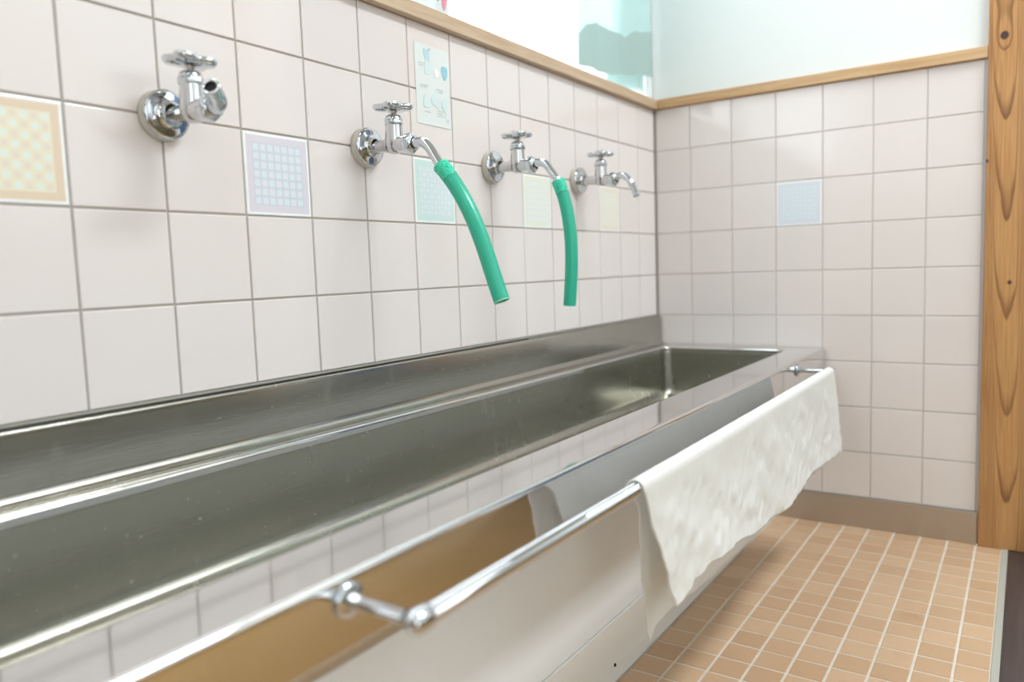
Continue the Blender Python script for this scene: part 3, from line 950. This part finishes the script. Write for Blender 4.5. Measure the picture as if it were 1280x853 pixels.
# ------------------------------------------------------------------ curtain
def cfold(y):
    return .0035*math.sin((y+.39)*44)+.0035*math.sin((y+.39)*19+1.0)+.0012*math.sin(y*90)
def zhem(y): return interp([(-.392, .9975), (-.335, 1.001), (-.25, 1.006), (-.16, 1.022), (-.10, 1.033), (-.04, 1.036)], y)
def ztop(y): return interp([(-.392, 1.060), (-.355, 1.085), (-.30, 1.101), (-.24, 1.100), (-.17, 1.103), (-.11, 1.128), (-.04, 1.140)], y)
def cloth(y0, y1, zlo, zhi, xoff, name, mat, parent=None, NS=120, NT_=40):
    bm = bmesh.new(); rows = []
    for i in range(NS+1):
        y = y0+(y1-y0)*i/NS
        rows.append([])
        for j in range(NT_+1):
            q = j/NT_
            lo, hi = zlo(y), zhi(y)
            z = lo+(hi-lo)*q
            x = xoff+cfold(y)*(1+.25*math.sin(z*6))+noise.noise(Vector((y*12, z*9, 1)))*.002
            yy = y + .004*math.sin(z*11)*(1 if i < NS*.5 else .4)
            rows[-1].append(bm.verts.new((x, yy, z)))
    for a, b in zip(rows, rows[1:]):
        for j in range(NT_): bm.faces.new((a[j], b[j], b[j+1], a[j+1]))
    o = obj(name, bm, mat, parent)
    return o
cur = cloth(-.391, -.036, zhem, lambda y: 2.02, .006, 'curtain', M['curtain'])
tag(cur, 'translucent teal curtain gathered at the corner end of the window', 'curtain')
cloth(-.3905, -.037, lambda y: zhem(y)-.0005, ztop, .0085, 'hem', M['curtain_hem'], cur)
cloth(-.215, -.026, lambda y: interp([(-.215, 1.006), (-.12, 1.0035), (-.026, 1.0065)], y), lambda y: 2.02, -.016, 'inner_fold', M['curtain'], cur, 70)
bm = bmesh.new(); tube(bm, [(.004, -2.72, 2.03), (.004, -.012, 2.03)], .009, 20)
obj('curtain_rod', bm, M['white_paint'], cur)

# ------------------------------------------------------------------ carton on the sill
carton = thing('carton', 'small white carton with green and pink print standing on the window sill', 'carton', (-.045, -.808, .9886))
bm = bmesh.new(); box(bm, -.022, .022, -.041, .041, 0, .118, 0, .0022)
m_c = simple('white_card', (214, 220, 220), .5)
obj('box_body', bm, m_c, carton, wn=True)
bm = bmesh.new()
v = [bm.verts.new(p) for p in ((-.021, -.040, .1175), (.021, -.040, .1175), (.001, -.040, .137), (-.001, -.040, .137), (-.021, .040, .1175), (.021, .040, .1175), (.001, .040, .137), (-.001, .040, .137))]
for f in ((0, 1, 2, 3), (5, 4, 7, 6), (1, 5, 6, 2), (4, 0, 3, 7), (3, 2, 6, 7)): bm.faces.new([v[i] for i in f])
bmesh.ops.recalc_face_normals(bm, faces=bm.faces[:])
obj('gable_top', bm, m_c, carton, smooth=False)
pk = simple('pink_print', (224, 140, 165), .5); gn = simple('green_print', (70, 140, 104), .5); pb = simple('pale_blue_print', (222, 230, 240), .5)
flat('print', [(-.038, .004), (.006, .004), (.006, .112), (-.038, .112)], pb, carton, .0220)
flat('print', el(.0285, .046, .0075, .021, 0, 20, .12), pk, carton, .0222)
flat('print', el(.0155, .056, .0035, .022, -.1, 16, .1), gn, carton, .0222)
flat('print', el(.021, .092, .009, .012, .2, 16, .2), pk, carton, .0222)

# ------------------------------------------------------------------ light
W = bpy.data.worlds.new('sky'); SC.world = W; W.use_nodes = True
nt = W.node_tree; bg = nt.nodes['Background']
bg.inputs[0].default_value = (.93, .975, 1.0, 1); bg.inputs[1].default_value = 4.5
def area(name, loc, rot, sx, sy, power, col, portal=False):
    l = bpy.data.lights.new(name, 'AREA'); l.shape = 'RECTANGLE'; l.size = sx; l.size_y = sy
    l.energy = power; l.color = col
    if portal: l.cycles.is_portal = True
    o = bpy.data.objects.new(name, l); C.objects.link(o); o.location = loc; o.rotation_euler = rot
    return o
area('sky_portal', (-.16, (WY0+WY1)/2, (WZ0+WZ1)/2), (0, -PI/2, 0), WZ1-WZ0, WY1-WY0, 1, (1, 1, 1), True)
for a, b in RW:
    area('sky_portal', (XMAX+.14, (a+b)/2, (RZ0+RZ1)/2), (0, PI/2, 0), RZ1-RZ0, b-a, 1, (1, 1, 1), True)
area('ceiling_lamp', (1.60, -.65, ZC-.02), (0, 0, 0), .3, 1.1, 44, (.90, .96, 1.0))
area('ceiling_lamp', (1.15, -2.8, ZC-.02), (0, 0, 0), .25, 1.2, 6, (.90, .96, 1.0))

# ------------------------------------------------------------------ camera
cam = bpy.data.cameras.new('camera'); co = bpy.data.objects.new('camera', cam); C.objects.link(co)
co.location = (.76563724, -1.78055428, .59302239)
co.rotation_euler = (1.47755893, .0347354976, .592872786)
cam.sensor_width = 36; cam.lens = 36*952.853352/1280
cam.clip_start = .02
cam.dof.use_dof = True; cam.dof.focus_distance = 1.04; cam.dof.aperture_fstop = 3.0
SC.camera = co
SC.view_settings.view_transform = 'Standard'; SC.view_settings.look = 'None'
SC.view_settings.gamma = 1; SC.view_settings.exposure = 0.0; SC.view_settings.use_curve_mapping = False
SC.cycles.use_denoising = True
SC.cycles.max_bounces = 10; SC.cycles.glossy_bounces = 8; SC.cycles.transparent_max_bounces = 12
SC.cycles.sample_clamp_indirect = 6
